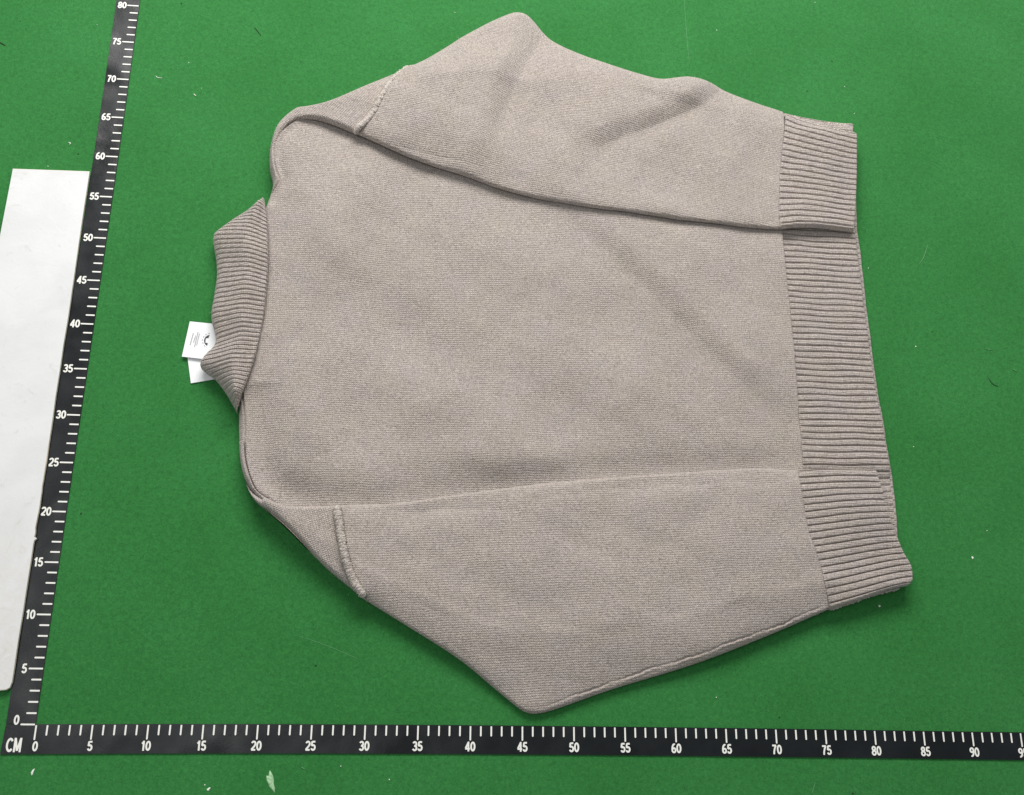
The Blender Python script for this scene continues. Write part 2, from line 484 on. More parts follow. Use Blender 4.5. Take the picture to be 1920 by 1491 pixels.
def shell(name, X, Y, zt, zb, uvang, mat, parent, uvscale=1.0):
    """closed cloth piece from a top and a bottom height sheet on one grid"""
    nv, nu = X.shape
    zb = np.minimum(zb, zt - 0.0004)
    V = np.vstack([np.c_[X.ravel(), Y.ravel(), zt.ravel()], np.c_[X.ravel(), Y.ravel(), zb.ravel()]])
    a = (np.arange(nv - 1)[:, None] * nu + np.arange(nu - 1)[None, :]).ravel(); o2 = nv * nu
    F = np.vstack([np.c_[a, a + 1, a + 1 + nu, a + nu], np.c_[a, a + nu, a + 1 + nu, a + 1] + o2])
    i = np.arange(nu); j = np.arange(nv)
    ring = np.r_[i, j[1:] * nu + nu - 1, (nv - 1) * nu + i[::-1][1:], j[::-1][1:-1] * nu]
    nx = np.roll(ring, -1)
    F = np.vstack([F, np.c_[nx, ring, ring + o2, nx + o2]])
    ca, sa = math.cos(uvang), math.sin(uvang)
    uv = np.c_[V[:, 0] * ca + V[:, 1] * sa, -V[:, 0] * sa + V[:, 1] * ca]
    o = link(name, mesh(name, V, F, True, uv), mat)
    if parent is SW: keep_world(o, SW)
    else:
        o.parent = parent; o.matrix_parent_inverse = parent.matrix_world.inverted() if parent.parent is None else Matrix.Identity(4)
        o.matrix_parent_inverse = Matrix.Identity(4)
    return o

def crease(X, Y, pts, amp, sig, power=1.0, side=0, z=0.02):
    """ridge (amp>0) or valley along a line of photo pixels; side +-1 makes it a one-sided step that fades out"""
    L = smooth_line(pxs(pts, z), 40)
    d, t, s = seg_dist(X, Y, L)
    env = np.sin(np.pi * np.clip(t, 0, 1)) ** power
    if side == 0:
        return amp * env * np.exp(-0.5 * (d / sig) ** 2)
    q = d * s * side                    # positive on the high side
    return amp * env * (0.5 * np.sin(0.5 * np.pi * np.clip(q / sig, 0, 1)) + 0.5 * sstep(-0.3 * sig, sig, q)) * np.exp(-0.5 * (np.maximum(q - sig, 0) / (4 * sig)) ** 2)

def blob(X, Y, p, amp, sx, sy=None, z=0.02):
    c = px(p, z); sy = sy or sx
    return amp * np.exp(-0.5 * (((X - c[0]) / sx) ** 2 + ((Y - c[1]) / sy) ** 2))

def ribs(W, n, ph=0.0, w=0.095):
    """knit rib: broad rounded ridges with narrow grooves, 0 (groove) .. 1 (crown)"""
    f = np.abs(((W * n + ph) % 1.0) - 0.5) * 2            # 1 at groove, 0 at crown
    g = 1 - np.exp(-((1 - f) / (2 * w)) ** 2 * 2.2)
    return g * (1 - 0.10 * f ** 2)

# ---- outlines (photo pixels)
P_LEFT = [(494, 940), (472, 921), (454, 885), (447, 830), (446, 770), (448, 700), (447, 620), (457, 520), (480, 430), (499, 386), (511, 348), (505, 315), (506, 278), (520, 237), (548, 210)]
P_BTOP = [(548, 210), (640, 197), (780, 165), (1000, 150), (1250, 190), (1466, 238)]
P_BBOT = [(494, 940), (570, 995), (690, 1080), (900, 1180), (1200, 1185), (1542, 1100)]
P_HEML = [(1542, 1100), (1524, 1000), (1507, 885), (1503, 830), (1496, 760), (1489, 690), (1480, 580), (1470, 500), (1465, 432), (1464, 330), (1466, 238)]
P_HEMR = [(1688, 1096), (1687, 1024), (1682, 950), (1672, 880), (1666, 850), (1656, 790), (1643, 725), (1632, 650), (1620, 560), (1609, 470), (1604, 420), (1602, 330), (1600, 250)]
w = lambda P, z=ZB: pxs(P, z)
BODY_RING = np.vstack([smooth_line(w(P_LEFT), 120), smooth_line(w(P_BTOP), 80)[1:], w([(1600, 250)]), smooth_line(w(P_HEMR)[::-1], 80)[1:], smooth_line(w(P_BBOT)[::-1], 80)])

SEAM_LO = [(452, 728), (457, 760), (459, 800), (459, 850), (465, 885), (477, 915), (492, 931)]
SEAM_UP = [(498, 392), (510, 362), (525, 344), (519, 325), (515, 305), (515, 285), (521, 265), (534, 245), (556, 228)]

def body_relief(X, Y):
    z = 0.0019 * soft(X, Y, 0.11, 21) + 0.00035 * soft(X, Y, 0.035, 22)
    z = z + crease(X, Y, [(1040, 380), (1180, 500), (1330, 650), (1480, 800)], 0.0080, 0.024, 0.6, side=1)
    z = z + blob(X, Y, (600, 400), 0.008, 0.035, 0.05) + blob(X, Y, (600, 620), 0.003, 0.03, 0.09)
    z = z + crease(X, Y, [(560, 330), (610, 420), (660, 520)], 0.004, 0.014)
    z = z - crease(X, Y, [(640, 480), (720, 560), (800, 650), (830, 740)], 0.0085, 0.026)
    z = z - crease(X, Y, [(485, 720), (487, 820), (510, 900), (600, 930)], 0.0075, 0.012, 0.5)
    z = z + crease(X, Y, [(540, 640), (560, 760), (600, 850)], 0.004, 0.014)
    z = z + crease(X, Y, [(700, 840), (900, 850), (1100, 862)], 0.003, 0.012)
    z = z - crease(X, Y, [(1060, 440), (1050, 620), (1080, 820)], 0.0014, 0.03)
    z = z - crease(X, Y, [(520, 935), (640, 938), (800, 925), (1050, 893), (1300, 874), (1520, 868)], 0.0065, 0.013, 0.3)
    return z

def body_base(X, Y):
    """extra height of the padded shoulder end"""
    return 0.007 * sstep(px((760, 600))[0], px((520, 600))[0], X)

def build_body():
    top, bot, left, right = w(P_BTOP), w(P_BBOT), w(P_LEFT), w(P_HEML)
    X, Y, U, W = patch_xy(top, bot, left, right, 330, 330, 0.6, 0.5)
    E = edge_round(X, Y, [(top, 0.008, 1), (bot, 0.008, 1), (left, 0.0085, 1), (right, 0.0014, 0.16)])
    T = T_BODY + body_base(X, Y)
    zt = T * (0.25 + 0.75 * E) + body_relief(X, Y) * sstep(0.0, 1.0, E)
    for L in (SEAM_LO, SEAM_UP):
        d, t, s = seg_dist(X, Y, smooth_line(w(L, 0.016), 60))
        zt = zt - 0.0032 * np.exp(-(d / 0.0010) ** 2) * sstep(0, 0.06, t) * sstep(1, 0.9, t) + 0.0008 * np.exp(-(d / 0.003) ** 2)
        inner = s < 0
        zt = zt - np.where(inner, 0.0024 * np.exp(-((d - 0.006) / 0.0055) ** 2), 0) * sstep(0, .1, t) * sstep(1, .85, t)
    zb = T * 0.22 * (1 - E) + 0.0002
    return shell('body', X, Y, zt, zb, 0.02, M_WOOL, SW)
BODY = build_body()

def support(X, Y):
    """height of what lies under a folded-over sleeve"""
    d, _, _ = seg_dist(X, Y, BODY_RING)
    sd = np.where(inside(X, Y, BODY_RING), d, -d)
    return (T_BODY + body_base(X, Y)) * sstep(-0.060, 0.012, sd) + np.maximum(body_relief(X, Y), -0.0015) * sstep(0.0, 0.012, sd)

def rib_patch(name, top, bot, left, right, nrib, thick, base, parent, edges, amp=0.0026, nu=46, per=12, ph=0.0, uvang=0.0, relief=None, wv=None):
    X, Y, U, W = patch_xy(top, bot, left, right, nu, int(nrib * per) + 1, 0.6, 0.0)
    E = edge_round(X, Y, edges)
    WW = W if wv is None else wv(U, W)
    R = ribs(WW + 0.0008 * np.sin(U * 9 + W * 40) , nrib, ph)
    b = base(X, Y) if callable(base) else base
    zt = b + thick * (0.25 + 0.75 * E) - amp * (1 - R) * (0.2 + 0.8 * sstep(0, .03, U) * sstep(1.0, 0.94, U)) + 0.0004 * soft(X, Y, 0.03, 5)
    if relief is not None: zt = zt + relief(X, Y, U, W)
    zb = b + thick * 0.22 * (1 - E) - 0.0004
    return shell(name, X, Y, zt, np.maximum(zb, 0.0002), uvang, M_RIB, parent)

def build_hems():
    left, right = w(P_HEML), w(P_HEMR)
    top = np.array([left[-1], right[-1]]); bot = np.array([left[0], right[0]])
    # front layer, a little longer, on the table
    sh = np.array([0.0040, 0.0])
    FR = right + np.c_[np.interp(np.arange(len(right)), [0, 4, 9, len(right) - 1], [0.0014, 0.0036, 0.0064, 0.004]), np.zeros(len(right))]
    FL = left + [0.03, 0]
    o = rib_patch('front_hem', np.array([FL[-1], FR[-1]]), np.array([FL[0], FR[0]]), FL, FR, 76, 0.0058, 0.0, SW, [(FR, 0.003, 1)], 0.0018, 30, 10, 0.3)
    o = rib_patch('back_hem', top, bot, left, right, 76, 0.0072, 0.0052, SW, [(left, 0.0014, 0.16), (right, 0.0032, 1)], 0.0058, 46, 18,
                  relief=lambda X, Y, U, W: 0.9 * crease(X, Y, [(1040, 380), (1180, 500), (1330, 650), (1480, 800)], 0.002, 0.03, 0.7, side=1) * (1 - U) - 0.0055 * sstep(0.245, 0.205, W))
build_hems()

# ---- upper sleeve (folded over the back)
U_OUT = [(775, 115), (800, 104), (860, 70), (905, 48), (942, 31), (965, 24), (986, 27), (1003, 41), (1020, 61), (1042, 79), (1100, 108), (1180, 140), (1232, 155), (1262, 151), (1285, 145), (1310, 147), (1340, 157), (1370, 172), (1420, 192), (1468, 208)]
U_IN = [(668, 252), (720, 275), (780, 298), (860, 325), (940, 350), (1000, 366), (1060, 378), (1130, 392), (1200, 403), (1290, 415), (1380, 424), (1461, 430)]
U_SEAM = [(668, 252), (700, 222), (722, 185), (745, 145), (775, 115)]
U_CUFFL = [(1461, 430), (1459, 390), (1461, 330), (1466, 262), (1468, 208)]
U_CUFFL2 = [(1461, 430), (1459, 390), (1461, 330), (1466, 262), (1472, 215)]
U_CTOP = [(1472, 215), (1500, 228), (1538, 240), (1568, 248), (1604, 254)]
U_CBOT = [(1461, 430), (1500, 427), (1550, 428), (1602, 432)]
U_CR = [(1602, 432), (1604, 385), (1605, 330), (1604, 254)]
U_SH_TOP = [(506, 300), (507, 274), (518, 241), (535, 219), (556, 208), (580, 204), (612, 196), (650, 178), (700, 152), (740, 131), (775, 115)]
U_SH_BOT = [(513, 306), (514, 288), (521, 265), (534, 246), (556, 230), (575, 228), (600, 229), (632, 238), (668, 252)]
# ---- lower sleeve
L_IN = [(632, 947), (700, 944), (760, 940), (900, 920), (1050, 902), (1250, 887), (1400, 877), (1496, 880)]
L_OUT = [(690, 1128), (760, 1172), (860, 1236), (930, 1293), (972, 1327), (988, 1336), (1008, 1338), (1045, 1329), (1150, 1292), (1300, 1246), (1430, 1196), (1553, 1143)]
L_SEAM = [(690, 1128), (664, 1085), (648, 1030), (638, 985), (632, 947)]
L_CUFFL = [(1553, 1143), (1540, 1097), (1535, 1070), (1522, 1029), (1512, 996), (1506, 958), (1499, 915), (1496, 880)]
L_CTOP = [(1496, 880), (1560, 878), (1645, 879)]
L_CBOT = [(1553, 1143), (1599, 1129), (1642, 1114), (1672, 1105), (1697, 1100)]
L_CR = [(1697, 1100), (1706, 1088), (1705, 1064), (1693, 1041), (1686, 1024), (1677, 999), (1668, 973), (1660, 940), (1651, 908), (1645, 879)]
L_SH_TOP = [(459, 830), (460, 858), (466, 885), (477, 914), (494, 932), (528, 948), (560, 952), (600, 950), (632, 947)]
L_SH_BOT = [(447, 830), (449, 858), (455, 887), (467, 920), (482, 942), (512, 965), (550, 999), (605, 1058), (660, 1104), (690, 1128)]

def upper_relief(X, Y):
    z = 0.0011 * soft(X, Y, 0.10, 31) + 0.0004 * soft(X, Y, 0.04, 32)
    z = z + crease(X, Y, [(1040, 10), (990, 110), (950, 195), (915, 320)], 0.0135, 0.028, 0.8, side=-1)
    z = z + crease(X, Y, [(1390, 130), (1310, 200), (1210, 245), (1080, 290)], 0.0115, 0.022, 0.8, side=-1)
    z = z + crease(X, Y, [(760, 180), (800, 240), (850, 290)], 0.002, 0.014)
    z = z + blob(X, Y, (1290, 165), 0.003, 0.025, 0.015)
    return z
def lower_relief(X, Y):
    z = 0.0011 * soft(X, Y, 0.12, 41) + 0.0004 * soft(X, Y, 0.04, 42)
    z = z - crease(X, Y, [(700, 960), (770, 960), (860, 950)], 0.002, 0.009)
    z = z + crease(X, Y, [(900, 980), (980, 1100), (1050, 1250)], 0.0016, 0.025)
    z = z - crease(X, Y, [(1010, 1220), (1120, 1180), (1300, 1100)], 0.0012, 0.03)
    return z

def pxz(pts, zx, zv):
    """photo pixels lifted to heights interpolated along the photo's x"""
    return np.array([px(p, float(np.interp(p[0], zx, zv)))[:2] for p in pts])
def pxt(pts, z0, z1):
    """photo pixels lifted to heights running from z0 to z1 along the line"""
    return np.array([px(p, z0 + (z1 - z0) * i / (len(pts) - 1))[:2] for i, p in enumerate(pts)])
def sleeve(relief, top, bot, left, right, zin, zout, outer_top, lift, uvang, thick=T_SLV, seam_line=None):
    o, i = (top, bot) if outer_top else (bot, top)
    eo, ei = pxz(o, *zout), pxs(i, zin)
    zs, ze = zout[1][0], zout[1][-1]
    if outer_top: top, bot, left, right = eo, ei, pxt(left, zin, zs), pxt(right, zin, ze)
    else: top, bot, left, right = ei, eo, pxt(left, zs, zin), pxt(right, ze, zin)
    X, Y, U, W = patch_xy(top, bot, left, right, 340, 260, 0.5, 0.8)
    E = edge_round(X, Y, [(top, 0.0032, 1), (bot, 0.0028, 1), (left, 0.0050, 0.85), (right, 0.0014, 0.16)])
    EB = edge_round(X, Y, [(top, 0.020, 1), (bot, 0.020, 1)])
    b = support(X, Y) + lift(X, Y)
    thick = thick * (0.50 + 0.50 * EB)
    zt = b + thick * (0.42 + 0.58 * E) + relief(X, Y) * sstep(0, 1, EB)
    if seam_line is not None:
        d, t, sd = seg_dist(X, Y, smooth_line(pxs(seam_line, 0.013), 140))
        wob = 0.0004 * np.sin(t * 47) + 0.0003 * np.sin(t * 97 + 1) + 0.0006 * np.sin(t * 21 + 3) + 0.0003 * np.sin(t * 211); q = d * sd + wob
        k = sstep(0, .06, t) * sstep(1, .95, t) * (0.65 + 0.35 * np.sin(t * 37 + 2))
        zt = zt - 0.0016 * k * np.exp(-(q / 0.0009) ** 2) + 0.0009 * k * np.exp(-((q + 0.0024) / 0.0014) ** 2)
    zb = b + thick * 0.38 * (1 - EB) - 0.0008 * EB
    o = shell('sleeve', X, Y, zt, np.maximum(zb, 0.0003), uvang, M_WOOL, SW)
    return o, (X, Y, zt)

def surf(grid):
    X, Y, Z = grid
    def f(p):
        i = np.argmin((X - p[0]) ** 2 + (Y - p[1]) ** 2); return Z.ravel()[i]
    return f

def rope(name, L, zf, wid, hgt, parent, seed, lump=0.25, n=150, m=10, mat=None):
    """lumpy flattened seam cord along world line L (xy); zf gives height of its middle"""
    C = smooth_line(L, n); r = np.random.default_rng(seed); V = []; F = []
    tan = np.gradient(C, axis=0); tan /= np.linalg.norm(tan, axis=1)[:, None]; nor = np.c_[-tan[:, 1], tan[:, 0]]
    z = np.array([zf(p) for p in C]); z = np.convolve(np.pad(z, 6, 'edge'), np.ones(13) / 13, 'valid')
    for i in range(n):
        k = min(1, (min(i, n - 1 - i) + 1) / 6) ** 0.5
        for j in range(m):
            a = 2 * math.pi * j / m; q = 1 + lump * r.uniform(-1, 1)
            d = nor[i] * math.cos(a) * wid * k * q
            V.append((C[i, 0] + d[0], C[i, 1] + d[1], z[i] + math.sin(a) * hgt * k * q))
    for i in range(n - 1):
        for j in range(m):
            j2 = (j + 1) % m; F.append((i * m + j, i * m + j2, (i + 1) * m + j2, (i + 1) * m + j))
    F.append(tuple(range(m - 1, -1, -1))); F.append(tuple((n - 1) * m + j for j in range(m)))
    uv = [(v[0], v[1]) for v in V]
    o = link(name, mesh(name, V, F, True, uv), mat or M_SEAM)
    if parent is SW: keep_world(o, SW)
    else: o.parent = parent; o.matrix_parent_inverse = Matrix.Identity(4)
    return o

def at_parent(o, parent):
    """parent o to a part whose own origin sits at the world origin"""
    o.parent = parent; o.matrix_parent_inverse = Matrix.Identity(4)

# upper
lift_u = lambda X, Y: 0.0045 * np.exp(-0.5 * (((X - px((770, 240), .03)[0]) / 0.055) ** 2 + ((Y - px((770, 240), .03)[1]) / 0.05) ** 2)) + 0.0016
S1, G1 = sleeve(upper_relief, U_OUT, U_IN, U_SEAM, U_CUFFL, 0.020, ((775, 880, 965, 1250, 1300, 1468), (0.022, 0.010, 0.006, 0.009, 0.012, 0.014)), True, lift_u, -0.16)
lift_l = lambda X, Y: 0.0015 + 0.003 * sstep(px((1500, 950))[0], px((1640, 950))[0], X) * sstep(px((1640, 1060))[1], px((1640, 960))[1], Y)
S2, G2 = sleeve(lower_relief, L_IN, L_OUT, L_SEAM, L_CUFFL, 0.019, ((690, 800, 1000, 1400, 1553), (0.014, 0.008, 0.006, 0.007, 0.009)), False, lift_l, 0.05, seam_line=[(1020, 1324), (1045, 1317), (1100, 1296), (1150, 1277), (1200, 1261), (1300, 1229), (1430, 1183), (1545, 1136)])

def shoulder(top, bot, seam, zl, lift, ang, outer_top, zo):
    zt_, zb_ = (zo, zl) if outer_top else (zl, zo)
    top, bot, right = pxt(top, ZB, zt_), pxt(bot, ZB, zb_), (pxt(seam, zl, zo) if outer_top else pxt(seam, zo, zl))
    left = np.array([bot[0], top[0]])
    X, Y, U, W = patch_xy(top, bot, left, right, 150, 90, 0.3, 0.8)
    E = edge_round(X, Y, [(top, 0.0045, 1), (bot, 0.0042, 1), (left, 0.003, 0.5)])
    lb = w(P_LEFT); EB = edge_round(X, Y, [(lb, 0.0085, 1)])
    low = (T_BODY + body_base(X, Y)) * (0.25 + 0.75 * EB)
    k = sstep(0.25, 0.6, U)
    b = low * (1 - k) + support(X, Y) * k + lift(X, Y) * sstep(0.2, 0.8, U)
    th = T_SLV * (0.12 + 0.40 * sstep(0, 0.22, U) + 0.48 * sstep(0.25, 0.6, U))
    zt = b + th * (0.25 + 0.75 * E) + 0.0005 * soft(X, Y, 0.05, 51)
    zb = np.maximum(b + th * 0.22 * (1 - E) - 0.001, 0.0003)
    zb = b * 0.6 * (1 - k) + zb * k
    zb = np.where((W > 0.45) if outer_top else (W < 0.55), 0.0003, zb)
    o = shell('shoulder_fold', X, Y, zt, np.maximum(zb, 0.0003), ang, M_WOOL, SW)
    return o, (X, Y, zt)
D1, GD1 = shoulder(U_SH_TOP, U_SH_BOT, U_SEAM, 0.020, lift_u, 1.0, True, 0.022)
D2, GD2 = shoulder(L_SH_TOP, L_SH_BOT, L_SEAM, 0.019, lift_l, -1.25, False, 0.014)

# armhole seams
f1 = surf(G1); f2 = surf(G2); d1 = surf(GD1); d2 = surf(GD2)
sU = pxs([(664, 247), (694, 220), (715, 184), (737, 146), (768, 116)], 0.028)
rope('armhole_seam', sU, lambda p: d1(p) + 0.0022, 0.0036, 0.0036, SW, 3, 0.26, 150, 10)
sL = pxs([(632, 949), (637, 985), (645, 1035), (660, 1083), (683, 1119)], 0.022)
rope('armhole_seam', sL, lambda p: d2(p) + 0.0022, 0.0042, 0.0036, SW, 4, 0.26, 150, 10)

# cuffs
def cuff(top, bot, left, right, zt_, zb_, base, nrib, thick, ph, parent, edges_r=0.0034, wv=None, zr_=None):
    top, bot, left, right = pxt(top, zt_, zr_ or zt_), pxs(bot, zb_), pxt(left, zb_, zt_), pxt(right, zb_, zr_ or zt_)
    return rib_patch('cuff', top, bot, left, right, nrib, thick, base, parent,
                     [(top, edges_r, 1), (bot, edges_r, 1), (right, 0.0022, 0.7), (left, 0.0014, 0.16)], 0.0058, 46, 18, ph, wv=wv)
b_u = lambda X, Y: support(X, Y) + lift_u(X, Y)
b_l = lambda X, Y: support(X, Y) + lift_l(X, Y)
C1 = cuff(U_CTOP, U_CBOT, U_CUFFL2, U_CR, 0.014, 0.020, lambda X, Y: b_u(X, Y), 19, 0.0082, 0.35, S1)
C2 = cuff(L_CTOP, L_CBOT, L_CUFFL, L_CR, 0.019, 0.009, lambda X, Y: b_l(X, Y), 20, 0.0085, 0.25, S2, zr_=0.026)
# far layer of the upper cuff, seen inside its opening
tb = [(1466, 206), (1511, 216), (1551, 223), (1603, 228)]
bb = [(1472, 240), (1510, 250), (1550, 262), (1604, 275)]
zz = 0.009
rib_patch('cuff_far_layer', pxs(tb, zz), pxs(bb, zz), np.array([pxs([bb[0]], zz)[0], pxs([tb[0]], zz)[0]]), np.array([pxs([bb[-1]], zz)[0], pxs([tb[-1]], zz)[0]]),
          4, 0.005, lambda X, Y: support(X, Y) * 0.1 + 0.0006, S1, [(pxs(tb, zz), 0.003, 1), (pxs([bb[-1], tb[-1]], zz), 0.003, 1)], 0.002, 40, 14, 0.4)
# chain stitch along the cuff edges
f = surf(G2)
rope('edge_stitch', pxs([(1556, 1142), (1600, 1128), (1642, 1113), (1690, 1102)], 0.010), lambda p: 0.0058, 0.0018, 0.0020, C2, 9, 0.5, 90, 8)
rope('edge_stitch', pxs([(1474, 216), (1500, 227), (1538, 239), (1568, 247), (1604, 253)], 0.015), lambda p: float(b_u(np.array([p[0]]), np.array([p[1]]))[0]) + 0.0036, 0.0015, 0.0016, C1, 10, 0.5, 90, 8)
rope('edge_stitch', pxs([(1468, 205), (1511, 216), (1551, 223), (1600, 228)], 0.014), lambda p: float(support(np.array([p[0]]), np.array([p[1]]))[0]) * 0.1 + 0.0032, 0.0016, 0.0018, C1, 12, 0.5, 90, 8)

# ---- collar
K_OUT = [(443, 772), (424, 738), (404, 712), (388, 700), (377, 690), (376, 678), (386, 664), (400, 650), (404, 638), (402, 622), (397, 604), (396, 585), (401, 555), (406, 520), (405, 490), (401, 465), (399, 450), (402, 438), (415, 427), (440, 409), (468, 389), (492, 371)]
K_IN = [(445, 768), (462, 722), (478, 672), (490, 620), (498, 570), (503, 510), (504, 470), (502, 425), (499, 395), (495, 372)]
def build_collar():
    zl = 0.026
    byy = lambda L, yy, zz: np.array([px(p, float(np.interp(p[1], yy, zz)))[:2] for p in L])
    left = byy(K_OUT, (371, 440, 690, 772), (0.016, 0.012, 0.012, 0.015)); right = byy(K_IN, (372, 420, 700, 770), (0.018, 0.024, 0.024, 0.016))
    top = np.array([left[-1], right[-1]]); bot = np.array([left[0], right[0]])
    nr = 50
    X, Y, U, W = patch_xy(top, bot, left, right, 60, nr * 16 + 1, 0.5, 0.0)
    E = edge_round(X, Y, [(left, 0.011, 1), (right, 0.0020, 1)])
    R = ribs(W + 0.0008 * np.sin(U * 5 + W * 25), nr, 0.1, 0.105)
    ends = sstep(0, 0.07, W) * sstep(1, 0.93, W)
    th = (0.010 + 0.006 * ends) * (1 - 0.62 * sstep(0.55, 1.0, U))
    b = 0.0045 + 0.0180 * sstep(0.0, 0.85, U) * (0.65 + 0.35 * ends) + 0.001 * ends
    rel = 0.0012 * soft(X, Y, 0.05, 61) + crease(X, Y, [(380, 640), (430, 650), (480, 670)], -0.003, 0.010, 1, 0, 0.03) + crease(X, Y, [(400, 500), (450, 480), (500, 440)], 0.002, 0.014, 1, 0, 0.03)
    zt = b + th * (0.25 + 0.75 * E) - 0.0046 * (1 - R) * (0.3 + 0.7 * sstep(0, 0.12, U)) + rel * E
    zb = b + th * 0.22 * (1 - E) - 0.0002
    # close the corners down to points
    return shell('collar', X, Y, zt, zb, 0.1, M_RIB, SW)
build_collar()

# ---- loose wool fibres standing off the cloth
def build_fuzz(n=24000):
    V = []; F = []; r = np.random.default_rng(5)
    pool = [o for o in bpy.data.objects if o.type == 'MESH' and o.name.split('.')[0] in ('body', 'sleeve', 'shoulder_fold', 'cuff', 'back_hem', 'collar')]
    area_ = []; data = []
    for o in pool:
        me = o.data; k = len(me.polygons)
        c = np.zeros(k * 3); nn = np.zeros(k * 3); ar = np.zeros(k)
        me.polygons.foreach_get('center', c); me.polygons.foreach_get('normal', nn); me.polygons.foreach_get('area', ar)
        c = c.reshape(-1, 3); nn = nn.reshape(-1, 3); up_ = nn[:, 2] > -0.1
        data.append((c[up_], nn[up_], ar[up_])); area_.append(ar[up_].sum())
    tot = sum(area_)
    for (c, nn, ar), at in zip(data, area_):
        idx = r.choice(len(ar), int(n * at / tot), p=ar / ar.sum())
        for i in idx:
            nrm = nn[i] / (np.linalg.norm(nn[i]) + 1e-9)
            d = r.normal(size=3); d -= nrm * (d @ nrm); d /= np.linalg.norm(d) + 1e-9
            L = r.uniform(0.0010, 0.0030) * (2.0 if r.random() < 0.12 else 1); up = r.uniform(0.25, 0.9); wv = np.cross(d, nrm) * 0.000075
            p0 = c[i] - nrm * 0.0003; p1 = p0 + (d * 0.5 + nrm * up * 0.6) * L; p2 = p1 + (d * r.uniform(0.2, 0.7) + np.cross(d, nrm) * r.uniform(-.6, .6) + nrm * r.uniform(-.2, .3)) * L * 0.6
            b = len(V)
            V += [p0 + wv, p0 - wv, p1 + wv, p1 - wv, p2]
            F += [(b, b + 1, b + 3, b + 2), (b + 2, b + 3, b + 4)]
    o = link('wool_fuzz', mesh('wool_fuzz', V, F, True), M_FUZZ); keep_world(o, SW); o['kind'] = 'stuff'
build_fuzz()

# ------------------------------------------------------------------ paper tags under the collar
def card(name, quad, z, tilt, label):
    Q = pxs(quad, z); c = Q.mean(0)
    V = []; th = 0.0004
    for zz in (0, th):
        for i, (x, y) in enumerate(Q):
            V.append((x - c[0], y - c[1], zz + tilt[i]))
    n = len(Q)
    F = [tuple(range(n, 2 * n)), tuple(range(n - 1, -1, -1))] + [((i + 1) % n, i, n + i, n + (i + 1) % n)[::-1] for i in range(n)]
    root = empty(name, (c[0], c[1], z)); tag(root, label, 'tag', 'paper tags at the collar')
    o = link('card', mesh('card', V, F, False), M_CARD, root)
    return root, c, Q
low, c2, _ = card('hang_tag', [(358, 719), (430, 707), (424, 652), (351, 665)], 0.0008, [0, 0, 0, 0], 'plain white paper tag, lower of two poking out under the ribbed collar')
up, c1, Q1 = card('hang_tag', [(341, 669), (425, 679), (440, 612), (356, 603)], 0.0030, [0, 0.0010, 0.0010, 0], 'white paper tag with grey print and round black emblem under the ribbed collar')
def ink(name, pts, z, mat, parent, c):
    P = pxs(pts, z)
    me = mesh(name, [(x - c[0], y - c[1], z - 0.0030) for x, y in P], [tuple(range(len(P)))[::-1]], False)
    return link(name, me, mat, parent)
ZC = 0.0030 + 0.0009
def bar(p, q, wd, z, mat, name='printed_line'):
    p, q = np.array(p, float), np.array(q, float); d = (q - p) / np.linalg.norm(q - p); nn = np.array([-d[1], d[0]]) * wd / 2
    return ink(name, [p + nn, q + nn, q - nn, p - nn], z, mat, up, c1)
for p, q in (((362.5, 624.5), (356.5, 646.5)), ((367, 629), (362.8, 642)), ((371.5, 622), (364.6, 650.5)), ((374, 625.5), (368.6, 647.5))):
    bar(p, q, 1.7, ZC, M_GREY_INK)
def disc(cx, cy, r, a0, a1, r0=0.0, n=22):
    out = [(cx + r * math.cos(a), cy + r * math.sin(a)) for a in np.linspace(a0, a1, n)]
    if r0: out += [(cx + r0 * math.cos(a), cy + r0 * math.sin(a)) for a in np.linspace(a1, a0, n)]
    return out
ex, ey = 393.5, 639.2
for k in range(14):
    a = k * 2 * math.pi / 14
    ink('printed_ring', disc(ex, ey, 14.6, a, a + 0.26, 13.0, 5), ZC, M_GREY_INK, up, c1)
ink('emblem_disc', disc(ex, ey, 11.0, 0, 2 * math.pi * 0.97), ZC, M_BLACK_INK, up, c1)
ink('emblem_figure', [(386, 635), (391, 634), (392.5, 630), (397, 629), (404, 629), (404, 650), (392.5, 648.5), (391, 644), (385, 642.5)], ZC + 0.00015, M_CARD, up, c1)

# ------------------------------------------------------------------ lint and fibres on the felt
def fibre(pts, wd, mat, label, group, name='fibre'):
    C = smooth_line(pxs(pts, 0.0008), 12); c = C.mean(0); r = wd / 2; V = []; F = []; m_ = 5; n = len(C)
    tan = np.gradient(C, axis=0); tan /= np.linalg.norm(tan, axis=1)[:, None]; nor = np.c_[-tan[:, 1], tan[:, 0]]
    for i in range(n):
        k = 0.45 + 0.55 * math.sin(math.pi * (i + 0.5) / n)
        for j in range(m_):
            a = 2 * math.pi * j / m_
            V.append((C[i, 0] - c[0] + nor[i, 0] * math.cos(a) * r * k, C[i, 1] - c[1] + nor[i, 1] * math.cos(a) * r * k, r * (1 + math.sin(a) * k) - 0.0001))
    for i in range(n - 1):
        for j in range(m_):
            j2 = (j + 1) % m_; F.append((i * m_ + j, i * m_ + j2, (i + 1) * m_ + j2, (i + 1) * m_ + j))
    F.append(tuple(range(m_ - 1, -1, -1))); F.append(tuple((n - 1) * m_ + j for j in range(m_)))
    o = link(name, mesh(name, V, F), mat); o.location = (c[0], c[1], 0)
    tag(o, label, 'fibre' if name == 'fibre' else 'lint', group)
